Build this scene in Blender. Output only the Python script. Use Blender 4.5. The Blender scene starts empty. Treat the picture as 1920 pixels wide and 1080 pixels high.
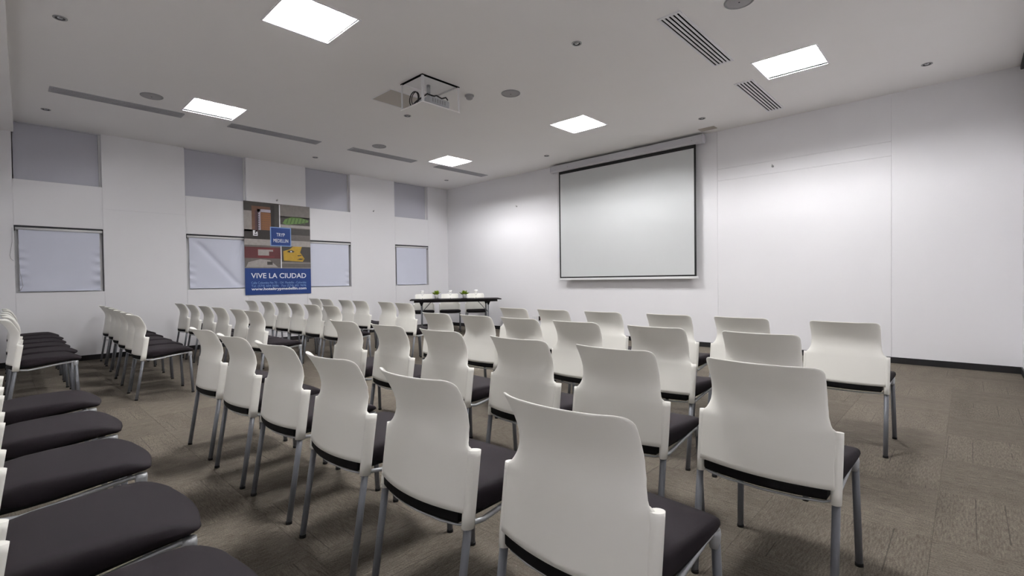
import bpy, math, random
from mathutils import Matrix, Vector
random.seed(7)
SC = bpy.context.scene
COL = SC.collection
PI = math.pi

# ------------------------------------------------------------------ camera
CAMZ = 1.13
cam_d = bpy.data.cameras.new('camera'); cam = bpy.data.objects.new('camera', cam_d); COL.objects.link(cam)
cam_d.sensor_width = 36.0; cam_d.lens = 905.7 / 1920 * 36.0; cam_d.clip_start = 0.02; cam_d.clip_end = 100
yaw, pitch, roll = 0.757203, 0.016711, -0.0127715
fw = Vector((-math.sin(yaw) * math.cos(pitch), math.cos(yaw) * math.cos(pitch), -math.sin(pitch)))
rt = Vector((math.cos(yaw), math.sin(yaw), 0)); up = rt.cross(fw)
r2 = rt * math.cos(roll) + up * math.sin(roll); u2 = -rt * math.sin(roll) + up * math.cos(roll)
M = Matrix((r2, u2, -fw)).transposed().to_4x4(); M.translation = (0, 0, CAMZ)
cam.matrix_world = M
SC.camera = cam

# ------------------------------------------------------------------ world, light, exposure
w = bpy.data.worlds.new('world'); SC.world = w; w.use_nodes = True
w.node_tree.nodes['Background'].inputs[0].default_value = (0.35, 0.4, 0.5, 1)
w.node_tree.nodes['Background'].inputs[1].default_value = 0.3
SC.view_settings.view_transform = 'Standard'; SC.view_settings.look = 'None'
SC.view_settings.exposure = 0.78; SC.view_settings.gamma = 1.0
SC.view_settings.use_curve_mapping = False
TUBE_STRENGTH = 210.0

# ------------------------------------------------------------------ materials
def srgb(r, g, b):
    f = lambda c: (c / 255 / 12.92) if c / 255 <= 0.04045 else ((c / 255 + 0.055) / 1.055) ** 2.4
    return (f(r), f(g), f(b), 1)
MATS = {}
def mat(name, col, rough=0.6, metal=0.0, noise=0.0, nscale=8.0, bump=0.0, bscale=200.0, coat=0.0, emit=0.0, spec=0.5, ior=None, trans=0.0):
    m = bpy.data.materials.new(name); m.use_nodes = True; nt = m.node_tree; b = nt.nodes['Principled BSDF']
    b.inputs['Base Color'].default_value = col; b.inputs['Roughness'].default_value = rough
    b.inputs['Metallic'].default_value = metal; b.inputs['Coat Weight'].default_value = coat
    b.inputs['Specular IOR Level'].default_value = spec
    if trans: b.inputs['Transmission Weight'].default_value = trans
    if ior: b.inputs['IOR'].default_value = ior
    tc = nt.nodes.new('ShaderNodeTexCoord')
    if noise > 0:
        n = nt.nodes.new('ShaderNodeTexNoise'); n.inputs['Scale'].default_value = nscale; n.inputs['Detail'].default_value = 4
        nt.links.new(tc.outputs['Object'], n.inputs['Vector'])
        mx = nt.nodes.new('ShaderNodeMix'); mx.data_type = 'RGBA'
        mx.inputs[6].default_value = tuple(c * (1 - noise) for c in col[:3]) + (1,)
        mx.inputs[7].default_value = tuple(min(1, c * (1 + noise)) for c in col[:3]) + (1,)
        nt.links.new(n.outputs['Fac'], mx.inputs[0]); nt.links.new(mx.outputs[2], b.inputs['Base Color'])
    if bump > 0:
        n2 = nt.nodes.new('ShaderNodeTexNoise'); n2.inputs['Scale'].default_value = bscale
        nt.links.new(tc.outputs['Object'], n2.inputs['Vector'])
        bp = nt.nodes.new('ShaderNodeBump'); bp.inputs['Strength'].default_value = bump; bp.inputs['Distance'].default_value = 0.002
        nt.links.new(n2.outputs['Fac'], bp.inputs['Height']); nt.links.new(bp.outputs['Normal'], b.inputs['Normal'])
    if emit:
        b.inputs['Emission Color'].default_value = (1.0, 0.995, 0.995, 1); b.inputs['Emission Strength'].default_value = emit
    MATS[name] = m
    return m
mat('wall_paint', srgb(238, 237, 240), 0.75, noise=0.015, nscale=1.5, bump=0.04, bscale=400, spec=0.3)
mat('ceiling_paint', srgb(244, 242, 241), 0.85, noise=0.015, nscale=1.2, spec=0.2)
mat('base_black', srgb(18, 17, 20), 0.5)
mat('floor_base', srgb(40, 37, 33), 0.95)
mat('plastic_white', srgb(244, 242, 235), 0.38, noise=0.01, nscale=3)
mat('fabric_seat', srgb(36, 31, 35), 0.8, noise=0.06, nscale=300, bump=0.35, bscale=900, spec=0.15)
mat('plastic_black', srgb(11, 10, 11), 0.7, spec=0.15)
mat('leg_grey', srgb(116, 118, 124), 0.42, metal=0.25)
mat('frame_grey', srgb(172, 174, 177), 0.35, metal=0.35)
mat('rubber', srgb(16, 16, 18), 0.8)
LAMP_LEVEL = [0.50, 1.20, 1.15, 1.05, 0.95, 1.0]      # levels tuned per lamp; weak first one mimics lens darkening at left
for i, k in enumerate(LAMP_LEVEL): mat('lamp_tube_%d' % i, (0.9, 0.9, 0.9, 1), 0.5, emit=TUBE_STRENGTH * k)
mat('lamp_white', srgb(238, 238, 238), 0.5)
mat('blind_fabric', srgb(218, 221, 236), 0.85, noise=0.02, nscale=4, bump=0.05, bscale=600, spec=0.2)
mat('blind_panel', srgb(196, 196, 206), 0.85, noise=0.03, nscale=90, spec=0.2)
mat('aluminium', srgb(196, 198, 204), 0.35, metal=0.7)
mat('window_frame', srgb(225, 225, 226), 0.5)
mat('dark_trim_and_gap', srgb(30, 29, 36), 0.6)  # dark trim and brackets, also the painted shadow gap over the blinds
mat('glass', (0.9, 0.95, 0.95, 1), 0.02, trans=1.0, ior=1.45)
mat('clear_glass', (1, 1, 1, 1), 0.02, trans=1.0, ior=1.06)
mat('screen_fabric', srgb(206, 208, 209), 0.85, noise=0.01, nscale=2, spec=0.2)
mat('screen_border', srgb(12, 12, 15), 0.7)
mat('vent_white', srgb(238, 237, 241), 0.55)
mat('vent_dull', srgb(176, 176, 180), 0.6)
mat('housing_paint', srgb(204, 203, 209), 0.5)
mat('vent_grey', srgb(158, 158, 160), 0.6)
mat('slot_black', srgb(8, 8, 11), 0.9, spec=0.05)
mat('grille_grey', srgb(168, 166, 168), 0.7, noise=0.15, nscale=250)
mat('hatch_paint', srgb(178, 170, 160), 0.45)
mat('chrome', srgb(205, 207, 210), 0.25, metal=0.9)
mat('projector_body', srgb(190, 192, 196), 0.45)
mat('cable_black', srgb(14, 14, 16), 0.6)
mat('table_black', srgb(20, 17, 19), 0.7, noise=0.1, nscale=30, spec=0.15)
mat('paper', srgb(240, 240, 240), 0.8)
mat('leaf', srgb(142, 168, 40), 0.6, noise=0.35, nscale=60)
mat('ceramic', srgb(236, 235, 232), 0.25)
mat('socket_dark', srgb(25, 20, 22), 0.5)
mat('socket_red', srgb(170, 60, 40), 0.5)
for k, c in dict(p_blue=(5, 52, 122), p_dark=(62, 58, 55), p_grey=(128, 122, 118), p_light=(160, 154, 150), p_brown=(112, 80, 62), p_plum=(88, 62, 66),
                 p_lilac=(176, 170, 184), p_orange=(138, 92, 56), p_green=(100, 132, 72), p_leaf=(70, 96, 48), p_red=(108, 34, 40), p_wine=(88, 34, 38), p_yellow=(182, 146, 44),
                 p_charcoal=(44, 40, 38), p_stone=(100, 94, 90), p_white=(236, 236, 240), p_paleblue=(130, 160, 206)).items():  # ink tones of the printed poster
    mat(k, srgb(*c), 0.55, noise=0.22 if k in ('p_dark', 'p_grey', 'p_stone', 'p_light', 'p_green', 'p_brown', 'p_yellow') else 0.03, nscale=18)

def carpet():
    m = bpy.data.materials.new('carpet'); m.use_nodes = True; nt = m.node_tree; N = nt.nodes; L = nt.links
    b = N['Principled BSDF']; b.inputs['Roughness'].default_value = 0.95; b.inputs['Specular IOR Level'].default_value = 0.1
    tc = N.new('ShaderNodeTexCoord'); oi = N.new('ShaderNodeObjectInfo')
    add = N.new('ShaderNodeVectorMath'); add.operation = 'ADD'
    sc = N.new('ShaderNodeVectorMath'); sc.operation = 'SCALE'; sc.inputs['Scale'].default_value = 37.0
    cmb = N.new('ShaderNodeCombineXYZ'); L.new(oi.outputs['Random'], cmb.inputs[0]); L.new(oi.outputs['Random'], cmb.inputs[1])
    L.new(cmb.outputs[0], sc.inputs[0]); L.new(tc.outputs['Object'], add.inputs[0]); L.new(sc.outputs[0], add.inputs[1])
    # ribs run along local y: stretched noise in x
    mp = N.new('ShaderNodeMapping'); mp.inputs['Scale'].default_value = (150, 20, 1); L.new(add.outputs[0], mp.inputs[0])
    rib = N.new('ShaderNodeTexNoise'); rib.inputs['Scale'].default_value = 1.0; rib.inputs['Detail'].default_value = 3; L.new(mp.outputs[0], rib.inputs[0])
    mp2 = N.new('ShaderNodeMapping'); mp2.inputs['Scale'].default_value = (9, 1.2, 1); L.new(add.outputs[0], mp2.inputs[0])
    band = N.new('ShaderNodeTexNoise'); band.inputs['Scale'].default_value = 1.0; band.inputs['Detail'].default_value = 2; L.new(mp2.outputs[0], band.inputs[0])
    speck = N.new('ShaderNodeTexNoise'); speck.inputs['Scale'].default_value = 170; speck.inputs['Detail'].default_value = 2; L.new(add.outputs[0], speck.inputs[0])
    r1 = N.new('ShaderNodeValToRGB'); e = r1.color_ramp.elements
    e[0].position = 0.30; e[0].color = srgb(93, 87, 79); e[1].position = 0.70; e[1].color = srgb(122, 115, 105)
    L.new(rib.outputs['Fac'], r1.inputs[0])
    r2_ = N.new('ShaderNodeValToRGB'); e = r2_.color_ramp.elements
    e[0].position = 0.35; e[0].color = (0.90, 0.89, 0.88, 1); e[1].position = 0.65; e[1].color = (1.06, 1.05, 1.04, 1)
    L.new(band.outputs['Fac'], r2_.inputs[0])
    mx = N.new('ShaderNodeMix'); mx.data_type = 'RGBA'; mx.blend_type = 'MULTIPLY'; mx.inputs[0].default_value = 1.0
    L.new(r1.outputs[0], mx.inputs[6]); L.new(r2_.outputs[0], mx.inputs[7])
    # a few thin dark yarn lines per tile
    mp3 = N.new('ShaderNodeMapping'); mp3.inputs['Scale'].default_value = (14, 0.25, 1); L.new(add.outputs[0], mp3.inputs[0])
    ln = N.new('ShaderNodeTexVoronoi'); ln.voronoi_dimensions = '1D'; ln.feature = 'DISTANCE_TO_EDGE'; ln.inputs['Scale'].default_value = 1.0
    sx = N.new('ShaderNodeSeparateXYZ'); sx2 = N.new('ShaderNodeMath'); sx2.operation = 'MULTIPLY'; sx2.inputs[1].default_value = 7.0
    L.new(add.outputs[0], sx.inputs[0]); L.new(sx.outputs[0], sx2.inputs[0]); L.new(sx2.outputs[0], ln.inputs['W'])
    lt = N.new('ShaderNodeMath'); lt.operation = 'LESS_THAN'; lt.inputs[1].default_value = 0.016; L.new(ln.outputs['Distance'], lt.inputs[0])
    gate = N.new('ShaderNodeMath'); gate.operation = 'GREATER_THAN'; gate.inputs[1].default_value = 0.53; L.new(band.outputs['Fac'], gate.inputs[0])
    lf = N.new('ShaderNodeMath'); lf.operation = 'MULTIPLY'; L.new(lt.outputs[0], lf.inputs[0]); L.new(gate.outputs[0], lf.inputs[1])
    lf2 = N.new('ShaderNodeMath'); lf2.operation = 'MULTIPLY'; lf2.inputs[1].default_value = 0.55; L.new(lf.outputs[0], lf2.inputs[0])
    mx2 = N.new('ShaderNodeMix'); mx2.data_type = 'RGBA'; mx2.inputs[7].default_value = srgb(56, 54, 54)
    L.new(lf2.outputs[0], mx2.inputs[0]); L.new(mx.outputs[2], mx2.inputs[6])
    mx3 = N.new('ShaderNodeMix'); mx3.data_type = 'RGBA'; mx3.blend_type = 'MULTIPLY'; mx3.inputs[0].default_value = 0.7
    r3 = N.new('ShaderNodeValToRGB'); e = r3.color_ramp.elements; e[0].position = 0.3; e[0].color = (0.5, 0.5, 0.5, 1); e[1].position = 0.65; e[1].color = (1.25, 1.25, 1.25, 1)
    L.new(speck.outputs['Fac'], r3.inputs[0]); L.new(mx2.outputs[2], mx3.inputs[6]); L.new(r3.outputs[0], mx3.inputs[7])
    # slight tone difference between tiles
    tone = N.new('ShaderNodeMapRange'); tone.inputs['To Min'].default_value = 0.90; tone.inputs['To Max'].default_value = 1.08; L.new(oi.outputs['Random'], tone.inputs['Value'])
    tv = N.new('ShaderNodeVectorMath'); tv.operation = 'SCALE'; L.new(mx3.outputs[2], tv.inputs[0]); L.new(tone.outputs[0], tv.inputs['Scale'])
    L.new(tv.outputs[0], b.inputs['Base Color'])
    bp = N.new('ShaderNodeBump'); bp.inputs['Strength'].default_value = 0.5; bp.inputs['Distance'].default_value = 0.004
    L.new(rib.outputs['Fac'], bp.inputs['Height']); L.new(bp.outputs['Normal'], b.inputs['Normal'])
    MATS['carpet'] = m
carpet()

# ------------------------------------------------------------------ mesh helpers
class MB:
    def __init__(s): s.v = []; s.f = []; s.s = []
    def add(s, vs, fs, smooth=False):
        o = len(s.v); s.v += [tuple(v) for v in vs]
        for f in fs: s.f.append(tuple(i + o for i in f)); s.s.append(smooth)
        return s
    def box(s, x0, x1, y0, y1, z0, z1):
        return s.add([(x0, y0, z0), (x1, y0, z0), (x1, y1, z0), (x0, y1, z0), (x0, y0, z1), (x1, y0, z1), (x1, y1, z1), (x0, y1, z1)],
                     [(0, 3, 2, 1), (4, 5, 6, 7), (0, 1, 5, 4), (1, 2, 6, 5), (2, 3, 7, 6), (3, 0, 4, 7)])
    def cbox(s, x0, x1, y0, y1, z0, z1, c):
        # box with chamfered vertical and horizontal edges on top and bottom
        def ring(z, i):
            a, b, p, q = x0 + i, x1 - i, y0 + i, y1 - i; k = c
            return [(a + k, p, z), (b - k, p, z), (b, p + k, z), (b, q - k, z), (b - k, q, z), (a + k, q, z), (a, q - k, z), (a, p + k, z)]
        return s.loft([ring(z0, c), ring(z0 + c, 0), ring(z1 - c, 0), ring(z1, c)], False)
    def loft(s, rings, smooth=True, cap=True, closed=True):
        n = len(rings[0]); vs = [p for r in rings for p in r]; fs = []
        for i in range(len(rings) - 1):
            for j in range(n if closed else n - 1):
                k = (j + 1) % n; fs.append((i * n + j, i * n + k, (i + 1) * n + k, (i + 1) * n + j))
        s.add(vs, fs, smooth)
        if cap:
            o = len(s.v) - len(vs)
            s.f.append(tuple(o + j for j in reversed(range(n)))); s.s.append(False)
            s.f.append(tuple(o + (len(rings) - 1) * n + j for j in range(n))); s.s.append(False)
        return s
    def tube(s, pts, r, n=10, cap=True, ry=None):
        pts = [Vector(p) for p in pts]; rs = r if isinstance(r, (list, tuple)) else [r] * len(pts); rings = []; last = None
        for i, p in enumerate(pts):
            t = (pts[min(i + 1, len(pts) - 1)] - pts[max(i - 1, 0)]).normalized()
            if last is None:
                a = Vector((1, 0, 0)) if abs(t.x) < 0.9 else Vector((0, 1, 0))
            else: a = last
            a = (a - t * a.dot(t)).normalized(); b = t.cross(a); last = a
            k = (ry / rs[i]) if ry else 1
            rings.append([p + a * rs[i] * math.cos(2 * PI * j / n) + b * rs[i] * k * math.sin(2 * PI * j / n) for j in range(n)])
        return s.loft(rings, True, cap)
    def lathe(s, prof, n=20, c=(0, 0, 0), cap=False):
        rings = [[(c[0] + r * math.cos(2 * PI * j / n), c[1] + r * math.sin(2 * PI * j / n), c[2] + z) for j in range(n)] for r, z in prof]
        return s.loft(rings, True, cap)
    def prism(s, poly, z0, z1):
        return s.loft([[(x, y, z0) for x, y in poly], [(x, y, z1) for x, y in poly]], False)
    def mesh(s, name):
        me = bpy.data.meshes.new(name); me.from_pydata(s.v, [], s.f); me.polygons.foreach_set('use_smooth', s.s); me.update(); return me
    def build(s, name, m, parent=None, loc=None, rot=None):
        return link(name, s.mesh(name), m, parent, loc, rot)
def link(name, me, m=None, parent=None, loc=None, rot=None):
    if m and not me.materials: me.materials.append(MATS[m])
    o = bpy.data.objects.new(name, me); COL.objects.link(o)
    if parent: o.parent = parent
    if loc: o.location = loc
    if rot: o.rotation_euler = rot
    return o
def tag(o, label=None, cat=None, group=None, kind=None):
    if label: o['label'] = label
    if cat: o['category'] = cat
    if group: o['group'] = group
    if kind: o['kind'] = kind
    return o
def thing(name, label, cat, loc=(0, 0, 0), rotz=0, group=None):
    o = bpy.data.objects.new(name, None); COL.objects.link(o); o.empty_display_size = 0.1
    o.location = loc; o.rotation_euler = (0, 0, rotz)
    return tag(o, label, cat, group)
def copy_tree(o, parent=None):
    c = o.copy(); COL.objects.link(c); c.parent = parent
    for ch in list(o.children): copy_tree(ch, c)
    return c
def struct(o, label=None):
    o['kind'] = 'structure'
    if label: o['label'] = label
    return o

# ------------------------------------------------------------------ room dimensions (metres)
XW, YS, ZC = -9.6617, 7.854, 3.443      # window wall, screen wall, ceiling
XR, YB = 0.445, -0.80                    # right wall, rear wall
WIN_Y = [(0.140, 1.098), (2.180, 3.138), (4.238, 5.195), (6.298, 7.245)]
LOW_Z, UP_Z = (1.035, 1.987), (2.632, ZC)
WALL_D = 0.34

# floor slab and carpet tiles ---------------------------------------------------
floor = struct(MB().box(XW - .3, XR + .3, YB - .2, YS + .3, -0.12, -0.011).build('floor', 'floor_base'), 'grey-brown carpet tile floor with alternating ribs')
T = 0.62; tx0, ty0 = -0.11, 2.72
def tile_mesh(x0, x1, y0, y1):
    return MB().cbox(x0, x1, y0, y1, -0.011, 0.0, 0.0009).mesh('carpet_tile')
full = tile_mesh(-T / 2 + .0002, T / 2 - .0002, -T / 2 + .0002, T / 2 - .0002); full.materials.append(MATS['carpet'])
for i in range(-17, 3):
    for j in range(-9, 11):
        x0, y0 = tx0 + i * T, ty0 + j * T; x1, y1 = x0 + T, y0 + T
        if x1 < XW + .02 or x0 > XR - .02 or y1 < YB + .02 or y0 > YS - .02: continue
        cx, cy = x0 + T / 2, y0 + T / 2; rot = PI / 2 if (i + j) % 2 else 0
        if x0 >= XW and x1 <= XR and y1 <= YS and y0 >= YB: me = full
        else:
            a0, a1, b0, b1 = max(x0, XW) - cx, min(x1, XR) - cx, max(y0, YB) - cy, min(y1, YS) - cy
            g = .0002
            if rot: me = tile_mesh(b0 + g, b1 - g, -a1 + g, -a0 - g)
            else: me = tile_mesh(a0 + g, a1 - g, b0 + g, b1 - g)
        link('carpet_tile', me, 'carpet', floor, (cx, cy, 0), (0, 0, rot))
# window wall: solid wall with openings, thin panels in front -------------------------
def grid_wall(cuts_a, cuts_b, holes):
    for a0, a1 in zip(cuts_a, cuts_a[1:]):
        for b0, b1 in zip(cuts_b, cuts_b[1:]):
            ca, cb = (a0 + a1) / 2, (b0 + b1) / 2
            if any(h[0] < ca < h[1] and h[2] < cb < h[3] for h in holes): continue
            yield a0, a1, b0, b1
holes = [(y0, y1, LOW_Z[0], LOW_Z[1]) for y0, y1 in WIN_Y] + [(y0, y1, UP_Z[0], UP_Z[1]) for y0, y1 in WIN_Y]
ya = sorted({YB - .2, YS + .2} | {v for p in WIN_Y for v in p}); zb = sorted({-.12, LOW_Z[0], LOW_Z[1], UP_Z[0], ZC, 3.75})
mb = MB()
for a0, a1, b0, b1 in grid_wall(ya, zb, holes): mb.box(XW - WALL_D, XW - .010, a0, a1, b0, b1)
wall_left = struct(mb.build('wall_left', 'wall_paint'), 'white window wall with two rows of square openings')
g = .0012
cols = [YB] + [v for p in WIN_Y for v in p] + [YS]
for k, (a0, a1) in enumerate(zip(cols, cols[1:])):
    if k % 2 == 0: zs = [(0, 2.30), (2.30, ZC)] if k in (2,) else [(0, ZC)]
    else: zs = [(0, LOW_Z[0]), (LOW_Z[1], UP_Z[0])]
    for z0, z1 in zs:
        MB().box(XW - .010, XW, a0 + g, a1 - g, z0 + (g if z0 else 0), z1 - (g if z1 < ZC else 0)).build('wall_panel', 'wall_paint', wall_left)

# screen wall
wall_front = struct(MB().box(XW - .3, XR + .3, YS + .010, YS + .25, -.12, 3.75).build('wall_front', 'wall_paint'), 'white panelled wall behind the projection screen')
for x0, x1, z0, z1 in [(XW, -2.903, 0, ZC), (-2.903, -.718, 0, 2.655), (-2.903, -.718, 2.655, 2.839), (-2.903, -.718, 2.839, ZC), (-.718, XR, 0, ZC)]:
    MB().box(x0 + g, x1 - g, YS, YS + .010, z0 + (g if z0 else 0), z1 - (g if z1 < ZC else 0)).build('wall_panel', 'wall_paint', wall_front)
struct(MB().box(XR, XR + .25, YB - .2, YS + .25, -.12, 3.75).build('wall_right', 'wall_paint'), 'white side wall at the right edge')
struct(MB().box(XW - .3, XR + .25, YB - .2, YB, -.12, 3.75).build('wall_rear', 'wall_paint'), 'white rear wall behind the seating')
# baseboards
struct(MB().cbox(XW, XW + .013, YB, YS, 0, .078, .002).build('baseboard_left', 'base_black'), 'black baseboard under the windows')
struct(MB().cbox(XW + .013, XR, YS - .013, YS, 0, .078, .002).build('baseboard_front', 'base_black'), 'black baseboard below the screen wall')
struct(MB().cbox(XR - .013, XR, YB, YS - .013, 0, .078, .002).build('baseboard_right', 'base_black'), 'black baseboard at the right edge')
# dark strip where the right wall meets the ceiling
struct(MB().cbox(XR - .03, XR, 3.0, YS - .02, ZC - .05, ZC, .004).build('trim_1', 'dark_trim_and_gap'), 'dark track where right wall meets ceiling')

# ceiling with openings for lamps and projector lift ------------------------------------
LIGHTS = [(-7.290, 2.000), (-4.215, 1.925), (-1.410, 1.960), (-7.300, 6.030), (-4.250, 5.990), (-1.410, 5.935)]
LH = 0.30
PJ = (-4.850, -4.425, 3.270, 3.815)
ch = [(x - LH, x + LH, y - LH, y + LH) for x, y in LIGHTS] + [PJ]
xa = sorted({XW - .01, XR + .01} | {v for h in ch for v in h[:2]}); yb = sorted({YB, YS + .01} | {v for h in ch for v in h[2:]})
mb = MB()
for a0, a1, b0, b1 in grid_wall(xa, yb, ch): mb.box(a0, a1, b0, b1, ZC, ZC + .02)
ceil = struct(mb.build('ceiling', 'ceiling_paint'), 'pale grey plaster ceiling with recessed lamps')
# dropped soffit over the rear of the room
struct(MB().prism([(XW, YB), (XR, YB), (XR, -.070), (XW, .166)], 3.28, ZC).build('trim_2', 'ceiling_paint'), 'lowered ceiling strip at the left edge')

# ------------------------------------------------------------------ recessed lamps
LAMP_D = 0.11
def make_lamp(level):
    t = thing('ceiling_lamp', 'x', 'ceiling lamp')
    a = LH; mb = MB(); h = LAMP_D
    mb.add([(-a, -a, 0), (a, -a, 0), (a, a, 0), (-a, a, 0), (-a, -a, h), (a, -a, h), (a, a, h), (-a, a, h)],
           [(0, 1, 5, 4), (1, 2, 6, 5), (2, 3, 7, 6), (3, 0, 4, 7), (4, 5, 6, 7)])
    b = a + .006
    mb.add([(-b, -b, 0.02), (b, -b, 0.02), (b, b, 0.02), (-b, b, 0.02), (-b, -b, h + .02), (b, -b, h + .02), (b, b, h + .02), (-b, b, h + .02)],
           [(0, 4, 5, 1), (1, 5, 6, 2), (2, 6, 7, 3), (3, 7, 4, 0), (4, 7, 6, 5)])
    mb.build('housing', 'lamp_white', t)
    tube = MB().tube([(-a + .015, 0, 0), (a - .015, 0, 0)], .009, 12).mesh('light_tube'); tube.materials.append(MATS['lamp_tube_%d' % level])
    for i in range(4): link('light_tube', tube, None, t, (0, -.21 + .14 * i, .057))
    blade = MB().box(-a + .001, a - .001, -.0012, .0012, .028, .075).mesh('louvre_blade'); blade.materials.append(MATS['lamp_white'])
    for i in range(3): link('louvre_blade', blade, None, t, (0, -.14 + .14 * i, 0))
    mb = MB(); c = a + .012; d = a - .004
    for x0, x1, y0, y1 in [(-c, c, -c, -d), (-c, c, d, c), (-c, -d, -d, d), (d, c, -d, d)]: mb.box(x0, x1, y0, y1, -.004, .001)
    mb.build('trim_frame', 'vent_white', t)
    return t
LL = ['square recessed ceiling lamp near the windows, farther left of two', 'big square recessed ceiling lamp cut off by the top edge',
      'square recessed ceiling lamp above the rear right chairs', 'square recessed ceiling lamp in the far corner above the head table',
      'square recessed ceiling lamp above the left end of the screen', 'square recessed ceiling lamp at right beside the slotted vents']
for i, (x, y) in enumerate(LIGHTS):
    o = make_lamp(i)
    o.location = (x, y, ZC); tag(o, LL[i], 'ceiling lamp', 'square recessed ceiling lamps')

# ------------------------------------------------------------------ windows and blinds
def window(n, y0, y1, z0, z1, label):
    x = XW - .20
    t = bpy.data.objects.new('window_%d' % n, None); COL.objects.link(t); t.location = (x, (y0 + y1) / 2, z0); struct(t, label)
    hw, h = (y1 - y0) / 2, z1 - z0; mb = MB(); k = .045
    for a0, a1, b0, b1 in [(-hw, hw, 0, k), (-hw, hw, h - k, h), (-hw, -hw + k, k, h - k), (hw - k, hw, k, h - k)]: mb.box(-.03, .02, a0, a1, b0, b1)
    mb.build('window_frame', 'window_frame', t)
    MB().box(-.008, -.002, -hw + k, hw - k, k, h - k).build('window_pane', 'glass', t)
    MB().box(-.14, -.12, -hw, hw, 0, h).build('outer_shutter', 'window_frame', t)
def smooth(a, b, x):
    t = max(0, min(1, (x - a) / (b - a))); return t * t * (3 - 2 * t)
def blind_fabric(style, hw, zt, zb):
    NX, NZ = 44, 48; rows = []
    for i in range(NZ + 1):
        v = i / NZ; z = zt + (zb - zt) * v; r = []
        for j in range(NX + 1):
            u = j / NX; y = -hw + 2 * hw * u; x = 0.0
            edge_l, edge_r = 1 - smooth(0, .13, u), smooth(.87, 1, u)
            if style == 0:
                m = smooth(.25, .45, v) * (1 - smooth(.93, 1, v))
                x += .018 * edge_l * m * math.sin(v * 46) + .014 * edge_r * m * math.sin(v * 38 + 1)
                x += .012 * smooth(.80, .97, v) * math.sin(u * 5)
            elif style == 1:
                d = (u - .06) - (v) * .86
                x += -.030 * math.exp(-(d / .07) ** 2) * smooth(.02, .2, v) * (1 - smooth(.9, 1, v))
                d2 = (1 - u) - (v) * .35
                x += -.022 * math.exp(-(d2 / .05) ** 2) * (1 - smooth(.3, .62, v))
                x += .010 * edge_l * smooth(.4, .6, v) * math.sin(v * 40)
            elif style == 2:
                x += .012 * edge_r * smooth(.5, .7, v) * math.sin(v * 44)
            else:
                x += .004 * math.sin(u * 4 + v * 2)
            r.append((x, y, z))
        rows.append(r)
    mb = MB(); n = NX + 1
    vs = [p for r in rows for p in r]; vb = [(x - .0015, y, z) for x, y, z in vs]; o = len(vs)
    fs = [(i * n + j, (i + 1) * n + j, (i + 1) * n + j + 1, i * n + j + 1) for i in range(NZ) for j in range(NX)]
    fb = [tuple(o + q for q in reversed(f)) for f in fs]
    return mb.add(vs + vb, fs + fb, True)
WL = ['leftmost window', 'window left of the poster', 'window right of the poster', 'window nearest the screen corner']
for k, (y0, y1) in enumerate(WIN_Y):
    window(k + 1, y0, y1, LOW_Z[0], LOW_Z[1], 'lower ' + WL[k]); window(k + 5, y0, y1, UP_Z[0], UP_Z[1], 'upper ' + WL[k])
    yc, hw = (y0 + y1) / 2, (y1 - y0) / 2; z0, z1 = LOW_Z; H = z1 - z0
    state = ['puckered along both sides', 'creased by a diagonal fold', 'half hidden behind the poster', 'hanging flat'][k]
    t = thing('roller_blind', 'pale roller blind %s, in the lower %s' % (state, WL[k]), 'blind', (XW - .035, yc, z0), group='roller blinds in the lower windows')
    MB().tube([(.012, -hw + .012, H - .043), (.012, hw - .012, H - .043)], .020, 14).build('roller_cover', 'window_frame', t)
    MB().box(-.052, -.046, -hw + .001, hw - .008, .001, H - .03).build('backing_board', 'window_frame', t)  # white board added so the shaded gap around the fabric looks pale
    mb = MB().box(-.03, .03, -hw + .001, hw - .001, H - .022, H - .001)
    mb.build('shadow_gap_strip', 'dark_trim_and_gap', t)  # dark strip standing in for the shadow gap above the roller
    mb = MB()
    for s in (-1, 1): mb.box(-.022, .022, min(s * (hw - .002), s * (hw - .012)), max(s * (hw - .002), s * (hw - .012)), H - .075, H - .022)
    mb.build('bracket', 'dark_trim_and_gap', t)
    fb = blind_fabric(k, hw - .045, H - .05, .026); fb.build('fabric', 'blind_fabric', t, loc=(.010, 0, 0))
    MB().tube([(.010, -hw + .040, .020), (.010, hw - .040, .020)], .012, 10, ry=.006).build('bottom_rail', 'blind_fabric', t)
    if k == 0:
        pts = [(.05, -hw - .015, H - .04), (.052, -hw - .02, H * .75), (.052, -hw - .045, H * .55), (.052, -hw - .035, H * .50), (.052, -hw - .01, H * .47)]
        MB().tube(pts, .0025, 6).build('bead_chain', 'vent_grey', t)
        pts = [(.045, -hw + .02, H - .06), (.045, -hw + .035, H * .6), (.045, -hw + .05, H * .3), (.045, -hw + .075, .10), (.045, -hw + .05, .035), (.045, -hw + .02, .03)]
        MB().tube(pts, .0025, 6).build('bead_chain', 'vent_grey', t)
    # upper fixed blackout panel
    z0, z1 = UP_Z; H = z1 - z0
    t = thing('blackout_panel', 'grey fabric panel filling the upper opening above the ' + WL[k], 'blind', (XW - .085, yc, z0), group='grey panels in the upper openings')
    MB().box(0, .006, -hw + .012, hw - .030, .008, H - .004).build('fabric', 'blind_panel', t)
    MB().box(-.012, .016, hw - .028, hw - .001, .001, H - .002).build('side_channel', 'window_frame', t)
    MB().box(-.012, .014, -hw + .001, hw - .030, .001, .008).build('bottom_channel', 'vent_grey', t)

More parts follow.
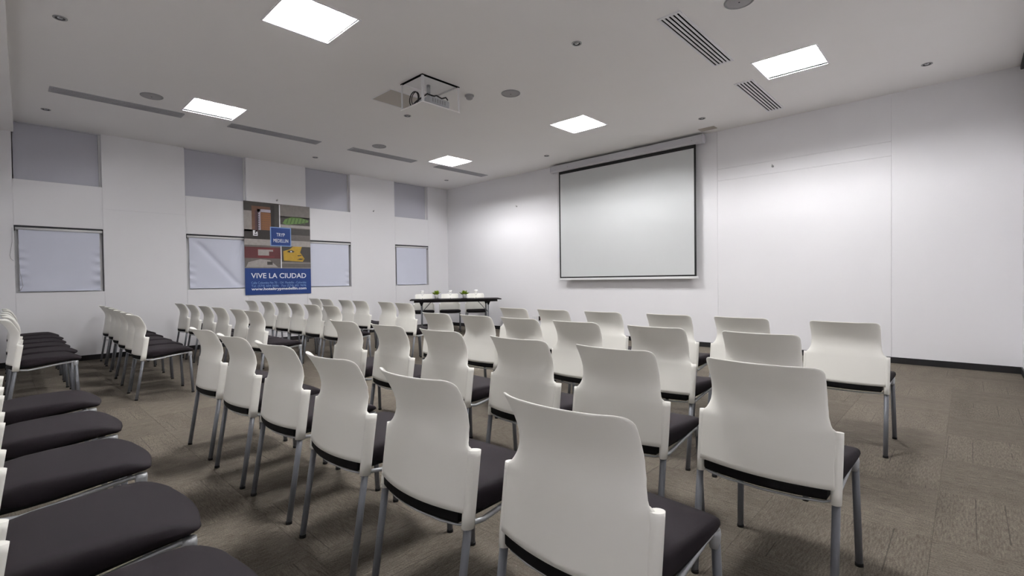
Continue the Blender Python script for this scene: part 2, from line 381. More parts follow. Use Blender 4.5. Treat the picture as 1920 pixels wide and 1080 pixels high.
# ------------------------------------------------------------------ poster
def text_mesh(s, size, sx, m, parent, y, z, x, align='LEFT', bold=0.0):
    cu = bpy.data.curves.new('lettering', 'FONT'); cu.body = s; cu.size = size; cu.align_x = align; cu.extrude = 0.0006; cu.offset = bold; cu.resolution_u = 3
    o = bpy.data.objects.new('tmp', cu); COL.objects.link(o)
    dg = bpy.context.evaluated_depsgraph_get(); me = bpy.data.meshes.new_from_object(o.evaluated_get(dg))
    bpy.data.objects.remove(o)
    xs = [v.co.x for v in me.vertices]; wd = max(xs) - min(xs)
    k = sx / wd if sx else 1.0; mn = min(xs)
    for v in me.vertices:
        c = v.co.copy(); v.co = (x + c.z, y + (c.x - mn) * k, z + c.y)
    me.name = 'lettering'
    o = link('lettering', me, m, parent)
    if size < .07: o['kind'] = 'stuff'
    return o
PW, PH = 1.222, 1.735
post = thing('wall_poster', 'tall city poster with four photos above a blue VIVE LA CIUDAD band', 'poster', (XW + .012, 3.080, 0.912))
MB().box(0, .004, 0, PW, 0, PH).build('poster_sheet', 'p_grey', post)
def pr(u0, u1, v0, v1, m, lay, name='printed_area'):
    MB().box(.004, .004 + .0006 * lay, u0 * PW, u1 * PW, v0 * PH, v1 * PH).build(name, m, post)
def pp(pts, m, lay, name='printed_area'):
    x = .004 + .0006 * lay
    MB().loft([[(.004, u * PW, v * PH) for u, v in pts], [(x, u * PW, v * PH) for u, v in pts]], False).build(name, m, post)
pr(0, 1, 0, .287, 'p_blue', 1)
# top left photo: brown tower
pr(0, .512, .595, 1, 'p_dark', 1); pr(0, .11, .68, .90, 'p_light', 2); pr(.11, .38, .70, .955, 'p_brown', 2); pr(.155, .20, .68, .91, 'p_plum', 3)
pr(.19, .385, .895, .925, 'p_lilac', 3); pr(.19, .235, .70, .925, 'p_lilac', 3); pr(.25, .385, .705, .885, 'p_orange', 3)
for i in range(5):
    for j in range(7): pr(.258 + i * .026, .272 + i * .026, .715 + j * .024, .728 + j * .024, 'p_brown', 4, 'tower_window')
for j in range(8): pr(.205, .218, .715 + j * .024, .727 + j * .024, 'p_plum', 4, 'tower_window')
pr(.385, .44, .66, .98, 'p_charcoal', 2); pr(.0, .38, .60, .70, 'p_charcoal', 2); pr(.125, .19, .635, .695, 'p_white', 3); pr(.15, .168, .665, .68, 'p_charcoal', 4); pr(.14, .18, .645, .655, 'p_charcoal', 4)
# top right photo: green stadium-like roof
pr(.525, 1, .595, .985, 'p_stone', 1); pr(.525, 1, .86, .985, 'p_grey', 2); pr(.525, 1, .78, .87, 'p_dark', 2)
pp([(.56, .79), (.60, .835), (.70, .865), (.85, .865), (.98, .84), (.97, .82), (.85, .80), (.70, .785), (.62, .775)], 'p_green', 3)
for i in range(6): pp([(.62 + i * .055, .79), (.635 + i * .055, .79), (.665 + i * .055, .856), (.65 + i * .055, .856)], 'p_leaf', 4)
pr(.525, 1, .745, .775, 'p_light', 2); pr(.66, 1, .665, .735, 'p_dark', 3)
# pavement strip
pr(0, 1, .535, .60, 'p_light', 2)
# bottom left photo: red pavilion
pr(0, .525, .30, .535, 'p_stone', 1); pr(0, .525, .395, .515, 'p_wine', 2); pr(.18, .43, .40, .505, 'p_red', 3); pr(.19, .41, .425, .49, 'p_light', 4); pr(.35, .52, .42, .47, 'p_wine', 5)
pp([(.02, .30), (.05, .35), (.22, .385), (.36, .375), (.48, .30)], 'p_light', 3); pr(.32, .40, .325, .36, 'p_dark', 4)
# bottom right photo: painted yellow face mural
pr(.537, 1, .30, .535, 'p_dark', 1)
pp([(.57, .375), (.565, .48), (.66, .50), (.72, .535), (.86, .535), (.83, .47), (.90, .40), (.87, .365)], 'p_yellow', 3)
pp([(.62, .472), (.65, .488), (.70, .492), (.745, .478), (.72, .468), (.67, .464)], 'p_charcoal', 4); pr(.672, .70, .470, .482, 'p_white', 5)
pp([(.78, .432), (.80, .438), (.85, .440), (.85, .432), (.80, .426)], 'p_charcoal', 4); pp([(.78, .39), (.83, .402), (.89, .396), (.84, .386)], 'p_charcoal', 4)
pr(.537, 1, .300, .365, 'p_stone', 4)
pr(.537, 1, .345, .352, 'p_light', 5)
pr(.512, .526, .725, .99, 'p_white', 5, 'divider'); pr(.525, .538, .29, .545, 'p_white', 6, 'divider')
pr(.372, .690, .532, .742, 'p_paleblue', 6, 'badge_border'); pr(.385, .677, .541, .733, 'p_blue', 7, 'badge')
X8 = .004 + .0006 * 8.5
text_mesh('TRYP', .095, .155, 'p_white', post, .465 * PW, .640 * PH, X8)
text_mesh('MEDELLIN', .095, .275, 'p_white', post, .418 * PW, .575 * PH, X8)
X2 = .004 + .0006 * 2.5
text_mesh('VIVE LA CIUDAD', .135, 1.02, 'p_white', post, .085 * PW, .180 * PH, X2, bold=.0015)
text_mesh('Calle Colombia No 70 - 124  Medell\u00edn - Colombia', .06, 1.02, 'p_paleblue', post, .085 * PW, .118 * PH, X2)
text_mesh('Tel. (574) 604 0686   Fax (574) 601 9696', .06, 1.02, 'p_paleblue', post, .085 * PW, .084 * PH, X2)
text_mesh('www.hoteltrypmedellin.com', .068, 1.02, 'p_white', post, .085 * PW, .050 * PH, X2, bold=.002)

# ------------------------------------------------------------------ projection screen
YSC = 7.74
scr = thing('projection_screen', 'large white pull-down projection screen with thin black border', 'projection screen', (-4.59, YSC, 1.10))
X0, X1 = -5.980 + 4.59, -3.200 + 4.59
z = lambda v: v - 1.10
mb = MB()
prof = [(-.062, .055), (-.062, -.045), (-.045, -.064), (.045, -.064), (.060, -.05), (.060, .055), (.05, .066), (-.05, .066)]
mb.loft([[(x, a, z(3.342) + b) for a, b in prof] for x in (-6.140 + 4.59, -3.083 + 4.59)], False); mb.build('housing', 'housing_paint', scr)
for x in (-6.140 + 4.59, -3.083 + 4.59):
    s = -1 if x < 0 else 1
    MB().loft([[(x + s * d, a * k, z(3.342) + b * k) for a, b in prof] for d, k in ((0, 1.06), (.012, 1.06), (.018, .98))], False).build('end_cap', 'housing_paint', scr)
for x in (-5.72 + 4.59, -3.24 + 4.59): MB().lathe([(0.001, .001), (.008, .001), (.008, -.003), (.001, -.003)], 10).build('screw', 'grille_grey', scr, (x, -.0635, z(3.335)), (PI / 2, 0, 0))
MB().box(X0, X1, -.002, .002, z(1.150), z(3.30)).build('border_fabric', 'screen_border', scr)
MB().box(X0 + .032, X1 - .032, -.0032, -.002, z(1.178), z(3.222)).build('screen_fabric', 'screen_fabric', scr)
MB().cbox(X0 - .005, X1 + .03, -.014, .014, z(1.110), z(1.152), .005).build('bottom_bar', 'window_frame', scr)
mb = MB()
for x in (-5.6, -3.6): mb.box(x + 4.59 - .02, x + 4.59 + .02, .055, YS - YSC, z(3.30), z(3.38))
mb.build('wall_bracket', 'vent_white', scr)

# ------------------------------------------------------------------ ceiling fittings
def make_vent(L, paint):
    t = thing('air_vent', 'x', 'air vent')
    W = .105; L2 = L / 2; mb = MB()
    for x0, x1, y0, y1 in [(-W, -W + .022, -L2, L2), (W - .022, W, -L2, L2), (-W + .022, W - .022, -L2, -L2 + .022), (-W + .022, W - .022, L2 - .022, L2)]:
        mb.box(x0, x1, y0, y1, -.010, 0)
    mb.build('vent_frame', paint, t)
    MB().box(-W + .02, W - .02, -L2 + .02, L2 - .02, -.002, 0).build('backing', 'slot_black', t)
    wid = (2 * W - .044); n = 5; slot = .0185; bar = (wid - n * slot) / (n - 1) ; bar0 = bar
    me = MB().box(-bar / 2, bar / 2, -L2 + .022, L2 - .022, -.010, -.004).mesh('slat'); me.materials.append(MATS[paint])
    for i in range(n - 1):
        link('slat', me, None, t, (-wid / 2 + slot + bar / 2 + i * (slot + bar), 0, 0))
    return t
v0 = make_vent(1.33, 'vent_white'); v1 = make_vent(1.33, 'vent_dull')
VENTS = [(-1.925, 4.745, 'slotted white ceiling vent nearest the viewer, right of the projector'), (-1.945, 6.75, 'slotted white ceiling vent below the right lamp near the wall'),
         (-7.835, 1.10, 'long slotted ceiling vent at the far left'), (-7.83, 3.00, 'slotted ceiling vent, second from the left along the windows'),
         (-7.79, 4.87, 'slotted ceiling vent, third from the left along the windows'), (-7.79, 6.74, 'slotted ceiling vent under the lamp in the far corner')]
for i, (x, y, lab) in enumerate(VENTS):
    o = v0 if i == 0 else v1 if i == 2 else copy_tree(v0 if i < 2 else v1)
    o.location = (x, y, ZC); tag(o, lab, 'air vent', 'slotted ceiling vents')

def make_speaker():
    t = thing('ceiling_speaker', 'x', 'speaker')
    MB().lathe([(.118, 0), (.118, -.006), (.112, -.010), (.102, -.010), (.102, -.004)], 28).build('rim', 'vent_grey', t)
    MB().lathe([(.103, -.005), (.08, -.009), (.04, -.011), (.001, -.0115)], 28).build('grille', 'grille_grey', t)
    MB().lathe([(.007, -.011), (.006, -.014), (.001, -.0145)], 10).build('badge', 'socket_dark', t)
    return t
s0 = make_speaker()
SPK = [(-1.402, 4.30, 'round grey ceiling speaker at the top edge beside the vent'), (-4.128, 4.39, 'round grey ceiling speaker right of the projector'),
       (-7.287, 1.32, 'round grey ceiling speaker at left beside the long vent'), (-7.318, 4.487, 'round grey ceiling speaker above the window right of poster')]
for i, (x, y, lab) in enumerate(SPK):
    o = s0 if i == 0 else copy_tree(s0)
    o.location = (x, y, ZC); tag(o, lab, 'speaker', 'round ceiling speakers')

def make_down():
    t = thing('downlight', 'x', 'downlight')
    MB().lathe([(.050, 0), (.050, -.005), (.043, -.007), (.036, -.005)], 20).build('ring', 'vent_grey', t)
    MB().lathe([(.037, -.005), (.030, -.0015), (.020, -.001)], 20).build('cup', 'socket_dark', t)
    MB().lathe([(.021, -.001), (.018, -.005), (.010, -.007), (.001, -.0075)], 14).build('bulb', 'chrome', t)
    return t
d0 = make_down()
DL = [(-5.709, .40, 'small unlit downlight at the top left of the ceiling'), (-8.79, .454, 'small unlit downlight above the leftmost window'),
      (-2.80, 3.93, 'small unlit downlight between projector and nearest slotted vent'), (-.337, 7.04, 'small unlit downlight at the far right near the screen wall'),
      (-5.703, 3.953, 'small unlit downlight just below the projector lift'), (-8.785, 4.042, 'small unlit downlight near the wall above the poster'),
      (-5.736, 7.058, 'small unlit downlight left of the screen housing'), (-2.822, 7.051, 'small unlit downlight above the right end of the screen'),
      (-8.739, 7.095, 'small unlit downlight nearest the far room corner')]
for i, (x, y, lab) in enumerate(DL):
    o = d0 if i == 0 else copy_tree(d0)
    o.location = (x, y, ZC); tag(o, lab, 'downlight', 'small round downlights')

t = thing('smoke_detector', 'small round smoke detector on the ceiling right of the projector', 'smoke detector', (-4.541, 4.073, ZC))
MB().lathe([(.058, 0), (.058, -.012), (.050, -.018)], 24, cap=True).build('base_ring', 'vent_grey', t)
MB().lathe([(.044, -.018), (.042, -.040), (.030, -.050), (.001, -.052)], 20).build('sensor_dome', 'grille_grey', t)
t = thing('access_plate', 'small beige ceiling plate at the top right of the screen', 'ceiling plate', (-2.955, 7.60, ZC))
MB().cbox(-.125, .125, -.075, .075, -.006, 0, .003).build('plate', 'hatch_paint', t)
t = thing('ceiling_hatch', 'square beige access hatch in the ceiling left of the projector', 'access hatch', (-5.27, 3.545, ZC))
MB().cbox(-.215, .215, -.27, .27, -.004, 0, .0015).build('hatch_panel', 'hatch_paint', t)
mb = MB()
for x0, x1, y0, y1 in [(-.225, .225, -.28, -.272), (-.225, .225, .272, .28), (-.225, -.217, -.272, .272), (.217, .225, -.272, .272)]: mb.box(x0, x1, y0, y1, -.006, 0)
mb.build('hatch_frame', 'vent_white', t)

# projector lift lowered through the ceiling opening
px, py = (PJ[0] + PJ[1]) / 2, (PJ[2] + PJ[3]) / 2; hx, hy = (PJ[1] - PJ[0]) / 2, (PJ[3] - PJ[2]) / 2; DZ = .30
lift = thing('projector_lift', 'open metal projector lift hanging from a square ceiling opening', 'projector lift', (px, py, ZC - DZ))
MB().box(-hx, hx, -hy, hy, -.012, 0).build('bottom_plate', 'ceiling_paint', lift)
k = .024
for sx in (-1, 1):
    for sy in (-1, 1):
        x, y = sx * (hx - .004), sy * (hy - .004)
        mb = MB(); mb.box(min(x, x - sx * k), max(x, x - sx * k), min(y, y - sy * .003), max(y, y - sy * .003), 0, DZ + .12)
        mb.box(min(x, x - sx * .003), max(x, x - sx * .003), min(y - sy * .003, y - sy * k), max(y - sy * .003, y - sy * k), 0, DZ + .12)
        mb.build('post', 'window_frame', lift)
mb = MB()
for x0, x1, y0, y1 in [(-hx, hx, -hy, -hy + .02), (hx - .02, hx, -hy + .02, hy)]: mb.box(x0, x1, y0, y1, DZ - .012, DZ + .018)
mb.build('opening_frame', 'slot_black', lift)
mb = MB()
for x0, x1, y0, y1 in [(-hx, hx - .02, hy - .02, hy), (-hx, -hx + .02, -hy + .02, hy - .02)]: mb.box(x0, x1, y0, y1, DZ - .012, DZ + .018)
mb.build('opening_frame', 'ceiling_paint', lift)
mb = MB(); a, b, h0, h1 = hx + .03, hy + .03, DZ + .021, DZ + .35
for x0, x1, y0, y1 in [(-a, a, -b, -b + .01), (-a, a, b - .01, b), (-a, -a + .01, -b, b), (a - .01, a, -b, b)]: mb.box(x0, x1, y0, y1, h0, h1)
mb.box(-a, a, -b, b, h1, h1 + .01)
mb.build('shaft', 'vent_grey', lift)
MB().box(-hx + .02, hx - .02, -hy + .03, hy - .03, DZ + .002, DZ + .012).build('top_plate', 'ceiling_paint', lift)
pj = thing('projector', 'grey ceiling projector with black cables inside the open lift', 'projector', (px + .01, py - .02, ZC - DZ))
mb = MB().cbox(-.165, .165, -.13, .17, .018, .105, .012); mb.build('body', 'projector_body', pj)
MB().lathe([(.038, 0), (.038, .02), (.030, .024), (.028, .006), (.001, .004)], 20).build('lens', 'cable_black', pj, (.05, .17, .06), (-PI / 2, 0, 0))
for i in range(6): MB().box(.163, .167, -.09 + i * .035, -.07 + i * .035, .04, .085).build('vent_slot', 'vent_grey', pj)
for x, y in ((-.13, -.1), (.13, -.1), (0, .13)): MB().lathe([(.012, 0), (.012, .02)], 10, cap=True).build('foot', 'cable_black', pj, (x, y, 0))
MB().tube([(-.02, 0, .105), (-.02, 0, .30)], .022, 14).build('mount_pole', 'chrome', pj)
def arc(c, r, a0, a1, ax, n=14):
    return [(c[0] + (r * math.cos(a0 + (a1 - a0) * i / n) if ax != 'x' else 0), c[1] + r * (math.cos(a0 + (a1 - a0) * i / n) if ax == 'x' else 0), c[2] + r * math.sin(a0 + (a1 - a0) * i / n)) for i in range(n + 1)]
MB().tube(arc((-.09, -.16, .115), .085, -.9, PI + .7, 'xz'), .006, 8).build('cable', 'cable_black', pj)
MB().tube(arc((-.075, -.15, .12), .075, -.7, PI + .9, 'xz'), .005, 8).build('cable', 'cable_black', pj)
MB().tube([(.15, -.10, .10), (.16, -.02, .125), (.15, .06, .115), (.165, .11, .135), (.15, .15, .12)], .008, 8).build('cable', 'cable_black', pj)
MB().tube([(-.15, -.15, .04), (-.05, -.165, .07), (.05, -.15, .10), (.14, -.14, .12), (.16, -.05, .11)], .009, 8).build('cable', 'cable_black', pj)

# ------------------------------------------------------------------ small wall fittings
def outlet(name, label, M_, dark=False):
    t = thing(name, label, 'outlet'); t.matrix_world = M_
    MB().cbox(-.060, .060, -.009, 0, -.040, .040, .004).build('plate', 'window_frame', t)
    for s in (-1, 1): MB().box(s * .027 - .017, s * .027 + .017, -.011, -.009, -.018, .018).build('socket', 'socket_dark' if dark else 'vent_white', t)
    return t
Mx = Matrix.Rotation(PI / 2, 4, 'Z'); Mx.translation = (XW, 1.118, .327)
outlet('wall_outlet', 'white double wall outlet low under the leftmost window', Mx)
My = Matrix.Identity(4); My.translation = (-6.76, YS, .305)
outlet('wall_outlet', 'white double wall outlet low on the screen wall', My)
t = thing('power_socket', 'small dark red power socket low on the screen wall', 'outlet', (-6.62, YS, .305))
MB().cbox(-.035, .035, -.010, 0, -.055, .055, .004).build('plate', 'window_frame', t); MB().cbox(-.020, .020, -.016, -.010, -.045, .045, .003).build('socket', 'socket_dark', t)
MB().box(.021, .030, -.013, -.010, -.03, .03).build('indicator', 'socket_red', t)
def hook(loc, onx, label):
    t = thing('wall_hook', label, 'wall hook', loc, PI / 2 if onx else 0, 'small metal hooks high on the walls')
    MB().lathe([(.016, 0), (.016, .006), (.010, .010), (.001, .011)], 14).build('rosette', 'grille_grey', t, (0, 0, 0), (PI / 2, 0, 0))
    MB().tube([(0, -.008, 0), (0, -.028, 0), (0, -.034, .010), (0, -.030, .022)], .005, 8).build('hook', 'chrome', t)
hook((-7.246, YS, 2.75), False, 'small metal hook high on the wall left of the screen')
hook((-2.101, YS, 2.755), False, 'small metal hook high on the wall right of the screen')
hook((XW, 3.676, 2.713), True, 'small metal hook just above the poster')
hook((XW, 5.747, 2.704), True, 'small metal hook high on the window wall right of the poster')

# ------------------------------------------------------------------ chairs
def lerp_tab(tab, z):
    if z <= tab[0][0]: return tab[0][1]
    for (a, p), (b, q) in zip(tab, tab[1:]):
        if z <= b:
            t = (z - a) / (b - a); t = t * t * (3 - 2 * t) if False else t
            return p + (q - p) * t
    return tab[-1][1]
YP = [(.432, -.008), (.47, -.002), (.52, .006), (.57, .013), (.61, .019), (.645, .026), (.68, .031), (.71, .029), (.74, .020), (.77, .005), (.80, -.012), (.832, -.034)]
HW = [(.432, .223), (.50, .223), (.56, .223), (.600, .224), (.612, .224), (.617, .217), (.624, .2095), (.635, .203), (.655, .1965), (.69, .193), (.74, .193), (.79, .1945), (.808, .1945), (.817, .192), (.824, .187), (.829, .179), (.832, .169)]
def back_y(x, z):
    w = .20; u = max(-1.15, min(1.15, x / w)); bulge = .030 + .014 * smooth(.55, .83, z)
    return lerp_tab(YP, z) - bulge * (1 - u * u) + .024 * smooth(.60, .68, z) * min(1, abs(u)) ** 7
def shell_bottom(x): return .425 + .012 * (1 - (x / .222) ** 2) * 0
def make_backrest():
    zs = [.432, .45, .48, .51, .54, .57, .595, .605, .612, .618, .624, .632, .643, .657, .675, .695, .715, .735, .755, .775, .79, .80, .808, .817, .824, .829, .832]
    NU = 18; mb = MB(); th = .0065; front, back = [], []
    for zz in zs:
        hw = lerp_tab(HW, zz); fr, bk = [], []
        for j in range(NU + 1):
            u = -1 + 2 * j / NU; x = hw * math.sin(u * PI / 2 * .92) / math.sin(PI / 2 * .92); y = back_y(x, zz)
            e = .35 + .65 * min(1, (1 - abs(u)) * 9) if zz > .62 else 1
            e *= .5 if zz > .831 else 1
            fr.append((x, y + th * e, zz)); bk.append((x, y - th * e * .6, zz))
        front.append(fr); back.append(bk)
    n = NU + 1; R_ = len(zs); vs = [p for r in back for p in r] + [p for r in front for p in r]; o = R_ * n; fs = []
    for i in range(R_ - 1):
        for j in range(NU):
            fs.append((i * n + j, i * n + j + 1, (i + 1) * n + j + 1, (i + 1) * n + j))
            fs.append((o + i * n + j, o + (i + 1) * n + j, o + (i + 1) * n + j + 1, o + i * n + j + 1))
    for i in range(R_ - 1):
        fs.append((i * n, (i + 1) * n, o + (i + 1) * n, o + i * n)); fs.append((i * n + NU, o + i * n + NU, o + (i + 1) * n + NU, (i + 1) * n + NU))
    for j in range(NU):
        fs.append((j, o + j, o + j + 1, j + 1)); t_ = (R_ - 1) * n; fs.append((t_ + j, t_ + j + 1, o + t_ + j + 1, o + t_ + j))
    mb.add(vs, fs, True)
    for s in (-1, 1):
        # sleeve over the rear leg, oval, slightly slanted top
        pts = [(s * .2225, .012, .382), (s * .2225, .018, .43), (s * .2225, .032, .53), (s * .2225, .041, .592), (s * .2225, .044, .612)]
        mb.tube(pts, [.0155, .0165, .0170, .0170, .0165], 14, ry=.0235)
    return mb
def seat_outline(n=48):
    pts = []
    rear = [(-.205 + .41 * i / 12) for i in range(13)]
    for x in rear: pts.append((x * .965, .036 - .034 * (1 - (x / .205) ** 2)))
    pts += [(.208, .10), (.220, .18), (.228, .26), (.232, .32), (.233, .375)]
    for i in range(1, 7):
        a = i / 7 * PI / 2; pts.append((.158 + .075 * math.cos(a), .375 + .075 * math.sin(a)))
    fx = [.158 - .316 * i / 8 for i in range(9)]
    for x in fx: pts.append((x, .450 + .020 * (1 - (x / .158) ** 2)))
    for i in range(1, 7):
        a = PI / 2 + i / 7 * PI / 2; pts.append((-.158 + .075 * math.cos(a), .375 + .075 * math.sin(a)))
    pts += [(-.233, .375), (-.232, .32), (-.228, .26), (-.220, .18), (-.208, .10)]
    return pts
def z_top(x, y):
    v = .470 + .006 * math.sin((y - .05) / .42 * PI) - .012 * (x / .23) ** 2 * 0
    v -= .030 * smooth(.33, .47, y) ** 1.5
    v -= .012 * (1 - smooth(.0, .10, y)) - .006
    return v
def z_bot(y):
    return .398 + .038 * smooth(.06, .40, y) - .012 * smooth(.40, .47, y)
def make_seat():
    O = seat_outline(); cx, cy = 0, .24; rings = []
    def ring(k, dz, top):
        r = []
        for x, y in O:
            X, Y = cx + (x - cx) * k, cy + (y - cy) * k
            r.append((X, Y, (z_top(X, Y) if top else z_bot(Y)) + dz))
        return r
    def mid(k, f):
        r = []
        for x, y in O:
            X, Y = cx + (x - cx) * k, cy + (y - cy) * k
            r.append((X, Y, z_bot(Y) + (z_top(X, Y) - z_bot(Y)) * f))
        return r
    rings = [ring(.90, .004, False), mid(.955, .04), mid(.985, .18), mid(1.0, .42), mid(.997, .66), mid(.982, .84), mid(.955, .94), ring(.91, -.001, True), ring(.80, 0, True), ring(.5, 0, True), ring(.2, 0, True)]
    return MB().loft(rings, True)
def make_base():
    O = seat_outline(); cy = .24; P = []
    for n, (x, y) in enumerate(O): P.append((x * 1.02, back_y(x * 1.02, .432) - .003) if n < 13 else (x * .97, cy + (y - cy) * .97))
    def ring(k, dz, top=False):
        r = []
        for x, y in P:
            X, Y = x * k, cy + (y - cy) * k
            zt = z_bot(Y) + dz
            if top: zt += .026 * (1 - smooth(-.02, .06, Y))
            r.append((X, Y, zt))
        return r
    return MB().loft([ring(.93, -.006), ring(.985, -.002), ring(1.0, .006), ring(1.0, .007, True), ring(.92, .006, True)], False)
def make_chair():
    t = thing('stacking_chair', 'x', 'chair')
    make_backrest().build('backrest', 'plastic_white', t)
    make_seat().build('seat', 'fabric_seat', t)
    make_base().build('seat_base', 'plastic_black', t)
    mb = MB()
    for s in (-1, 1):
        pts = [(s * .206, .412, .412), (s * .206, .39, .418), (s * .206, .34, .413), (s * .208, .26, .403), (s * .208, .17, .388), (s * .210, .09, .378), (s * .216, .03, .388)]
        mb.tube(pts, .0085, 8)
    mb.tube([(-.214, .016, .392), (-.19, .004, .385), (-.12, -.012, .382), (0, -.020, .381), (.12, -.012, .382), (.19, .004, .385), (.214, .016, .392)], .0042, 8)
    mb.tube([(-.208, .38, .418), (.208, .38, .418)], .008, 8)
    mb.build('seat_frame', 'frame_grey', t)
    for s in (-1, 1):
        MB().loft([[(s * .208 + a * k, .410 + b * k, zz) for a, b in [(math.cos(q * PI / 6) * .0175, math.sin(q * PI / 6) * .020) for q in range(12)]] for zz, k in ((.375, .80), (.39, .90), (.412, 1.0), (.426, .9))], True).build('front_joint', 'frame_grey', t)
    rear = MB().tube([(0, -.048, .012), (-.001, -.018, .20), (-.0025, .013, .390)], .0128, 12).mesh('leg'); rear.materials.append(MATS['leg_grey'])
    front = MB().tube([(0, .425, .012), (-.005, .418, .20), (-.010, .411, .392)], .0128, 12).mesh('leg'); front.materials.append(MATS['leg_grey'])
    front_l = MB().tube([(0, .425, .012), (.005, .418, .20), (.010, .411, .392)], .0128, 12).mesh('leg'); front_l.materials.append(MATS['leg_grey'])
    cr = MB().lathe([(.0128, .014), (.0142, .012), (.0142, .0), (.011, .0)], 12, (0, -.0485, 0), cap=True).mesh('foot_cap'); cr.materials.append(MATS['rubber'])
    cf = MB().lathe([(.0128, .014), (.0142, .012), (.0142, .0), (.011, .0)], 12, (0, .425, 0), cap=True).mesh('foot_cap'); cf.materials.append(MATS['rubber'])
    for s in (-1, 1):
        l = link('leg', rear, None, t, (s * .225, 0, 0)); link('foot_cap', cr, None, l)
        l = link('leg', front if s > 0 else front_l, None, t, (s * .221, 0, 0)); link('foot_cap', cf, None, l)
    return t
chair0 = make_chair(); used = [False]
def place(x, y, rz, label, group):
    if not used[0]: o = chair0; used[0] = True
    else: o = copy_tree(chair0)
    o.location = (x, y, 0); o.rotation_euler = (0, 0, rz); tag(o, label, 'chair', group)
    return o
ORD = ['first', 'second', 'third', 'fourth', 'fifth', 'sixth']
RIGHT = {'front row': (3.795, [-.595, -1.240, -1.810, -2.440, -3.020, -3.560]), 'second row': (2.810, [-.820, -1.420, -2.040, -2.580, -3.100, -3.650]),
         'third row': (1.860, [-.535, -1.140, -1.710, -2.370, -2.960, -3.560]), 'fourth row': (.945, [-.725, -1.320, -1.920, -2.540, -3.130, -3.760]),
         'rearmost row': (-.065, [-1.20, -1.78, -2.45, -3.12, -3.85])}
LEFT = {'front row': (3.83, [-5.69, -6.22, -7.03, -7.58, -8.36, -8.95]), 'second row': (2.90, [-5.95, -6.53, -7.12, -7.68, -8.30, -9.03]),
        'third row': (1.90, [-5.71, -6.25, -6.95, -7.58, -8.30, -8.97]), 'fourth row': (.945, [-6.12, -6.68, -7.25, -7.90, -8.50, -9.15]),
        'rearmost row': (.06, [-6.30, -6.90, -7.50, -8.10, -8.70, -9.27])}
for row, (y, xs) in RIGHT.items():
    n = len(xs)
    for i, x in enumerate(xs):
        o = ORD[n - 1 - i]
        if i == 0: w_ = 'rightmost chair' if row != 'rearmost row' else 'nearest chair, cut by the frame,'
        elif i == n - 1: w_ = 'chair beside the aisle'
        else: w_ = '%s chair from the aisle' % o
        place(x, y + (random.uniform(-.012, .012) if y > 0 else 0), random.uniform(-.022, .022) if y > 0 else 0, 'white-backed dark-seated %s in the %s of the right block' % (w_, row), 'chairs in the right block')
SKEW = {'front row': .045, 'second row': .018, 'third row': .010, 'fourth row': .022, 'rearmost row': .006}
for row, (y, xs) in LEFT.items():
    for i, x in enumerate(xs):
        w_ = 'chair beside the aisle' if i == 0 else ('chair nearest the windows' if i == 5 else '%s chair from the aisle' % ORD[i])
        place(x, y + i * SKEW[row] + random.uniform(-.012, .012), random.uniform(-.022, .022), 'white-backed dark-seated %s in the %s of the left block' % (w_, row), 'chairs in the left block')

# ------------------------------------------------------------------ head table in the corner
TA = math.atan2(7.26 - 5.748, -7.16 + 8.324); TL = 1.90; TD = .62; TZ = .742
tab = thing('folding_table', 'long black folding table set diagonally in the far corner', 'table', (-8.324, 5.748, 0), TA)
MB().cbox(0, TL, 0, TD, TZ - .020, TZ, .004).build('tabletop', 'table_black', tab)
mb = MB(); i_ = .085
for x0, x1, y0, y1 in [(i_, TL - i_, .012, .03), (i_, TL - i_, TD - .03, TD - .012), (i_, i_ + .018, .03, TD - .03), (TL - i_ - .018, TL - i_, .03, TD - .03)]: mb.box(x0, x1, y0, y1, TZ - .058, TZ - .020)
mb.build('apron', 'table_black', tab)
for xl, s in ((.235, 1), (TL - .275, -1)):
    for y in (.06, TD - .06):
        MB().loft([[(xl - a, y - .02, zz), (xl + a, y - .02, zz), (xl + a, y + .02, zz), (xl - a, y + .02, zz)] for a, zz in ((.016, TZ - .125), (.022, TZ - .10), (.042, TZ - .058))], False).build('leg_bracket', 'plastic_black', tab)
        l = MB().tube([(xl, y, .012), (xl, y, TZ - .11)], .0125, 10).build('leg', 'leg_grey', tab)
        MB().lathe([(.016, 0), (.016, .02), (.0125, .024)], 10, (xl, y, 0), cap=True).build('foot_cap', 'rubber', l)
    MB().tube([(xl, .06, .12), (xl, TD - .06, .12)], .009, 8).build('crossbar', 'leg_grey', tab)
    MB().tube([(xl + s * .005, TD / 2, .47), (xl + s * .20, TD / 2, TZ - .055)], .0075, 8).build('brace', 'leg_grey', tab)
    MB().tube([(xl, .06, .47), (xl, TD - .06, .47)], .009, 8).build('crossbar', 'leg_grey', tab)
def on_table(u, v):
    c, s = math.cos(TA), math.sin(TA); return (-8.324 + u * c - v * s, 5.748 + u * s + v * c)
for u, lab in ((.265, 'left'), (.845, 'middle'), (1.435, 'right')):
    x, y = on_table(u, 1.06)
    place(x, y, TA + PI, 'white chair behind the head table, %s of three' % lab, 'chairs behind the head table')
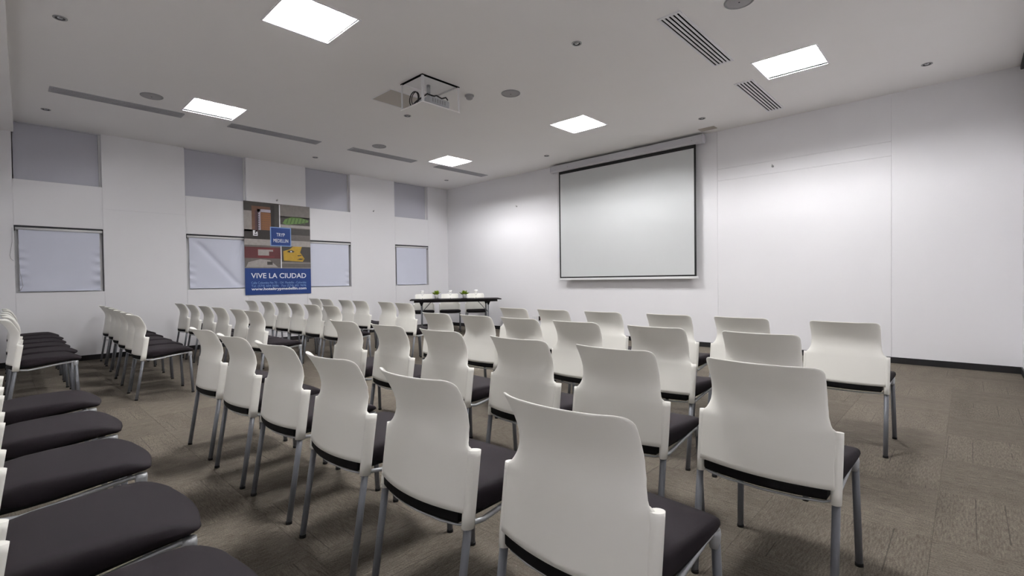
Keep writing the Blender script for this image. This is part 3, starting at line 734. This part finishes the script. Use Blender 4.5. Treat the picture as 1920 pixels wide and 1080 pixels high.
def goblet(u, v, lab):
    x, y = on_table(u, v); t = thing('water_glass', lab, 'glass', (x, y, TZ), 0, 'paper-capped glasses on the head table')
    MB().lathe([(.001, .001), (.034, .001), (.034, .004), (.008, .010), (.005, .020), (.005, .075), (.012, .085), (.030, .105), (.036, .135), (.034, .172), (.032, .172), (.034, .135), (.028, .107), (.001, .088)], 18).build('stem_glass', 'clear_glass', t)
    MB().lathe([(.040, .160), (.046, .163), (.040, .178), (.026, .186), (.001, .188)], 16).build('paper_cap', 'paper', t)
goblet(.25, .33, 'stemmed glass with white paper cap, left on the head table')
goblet(.84, .33, 'stemmed glass with white paper cap, middle of the head table')
goblet(1.39, .33, 'stemmed glass with white paper cap, right on the head table')
def plant(u, v, lab, seed, spread):
    x, y = on_table(u, v); t = thing('potted_plant', lab, 'plant', (x, y, TZ), 0, 'small potted plants on the head table'); rnd = random.Random(seed)
    MB().lathe([(.001, 0), (.066, 0), (.070, .006), (.068, .012), (.001, .010)], 22).build('saucer', 'table_black', t)
    MB().lathe([(.001, .011), (.036, .012), (.040, .06), (.044, .098), (.041, .098), (.036, .06), (.001, .05)], 20).build('pot', 'ceramic', t)
    for i in range(64):
        a = rnd.uniform(0, 2 * PI); e = rnd.uniform(.15, 1.0) * spread; L_ = rnd.uniform(.08, .125)
        dx, dy, dz = math.cos(a) * math.sin(e), math.sin(a) * math.sin(e), math.cos(e)
        px_, py_ = -math.sin(a), math.cos(a); b0 = (dx * .018, dy * .018, .085); wv = rnd.uniform(.013, .020)
        mid_ = (b0[0] + dx * L_ * .55, b0[1] + dy * L_ * .55, b0[2] + dz * L_ * .55); tip = (b0[0] + dx * L_ * 1.05, b0[1] + dy * L_ * 1.05, b0[2] + dz * L_ * .9)
        mb = MB().add([b0, (mid_[0] + px_ * wv, mid_[1] + py_ * wv, mid_[2] + .004), tip, (mid_[0] - px_ * wv, mid_[1] - py_ * wv, mid_[2] + .004), (mid_[0], mid_[1], mid_[2] - .004)],
                      [(0, 1, 4), (1, 2, 4), (2, 3, 4), (3, 0, 4), (0, 3, 2, 1)])
        mb.build('leaf', 'leaf', t)
plant(.545, .27, 'small green plant in white pot, left one on the head table', 3, 1.05)
plant(1.135, .27, 'small green plant in white pot, right one on the head table', 5, 1.25)
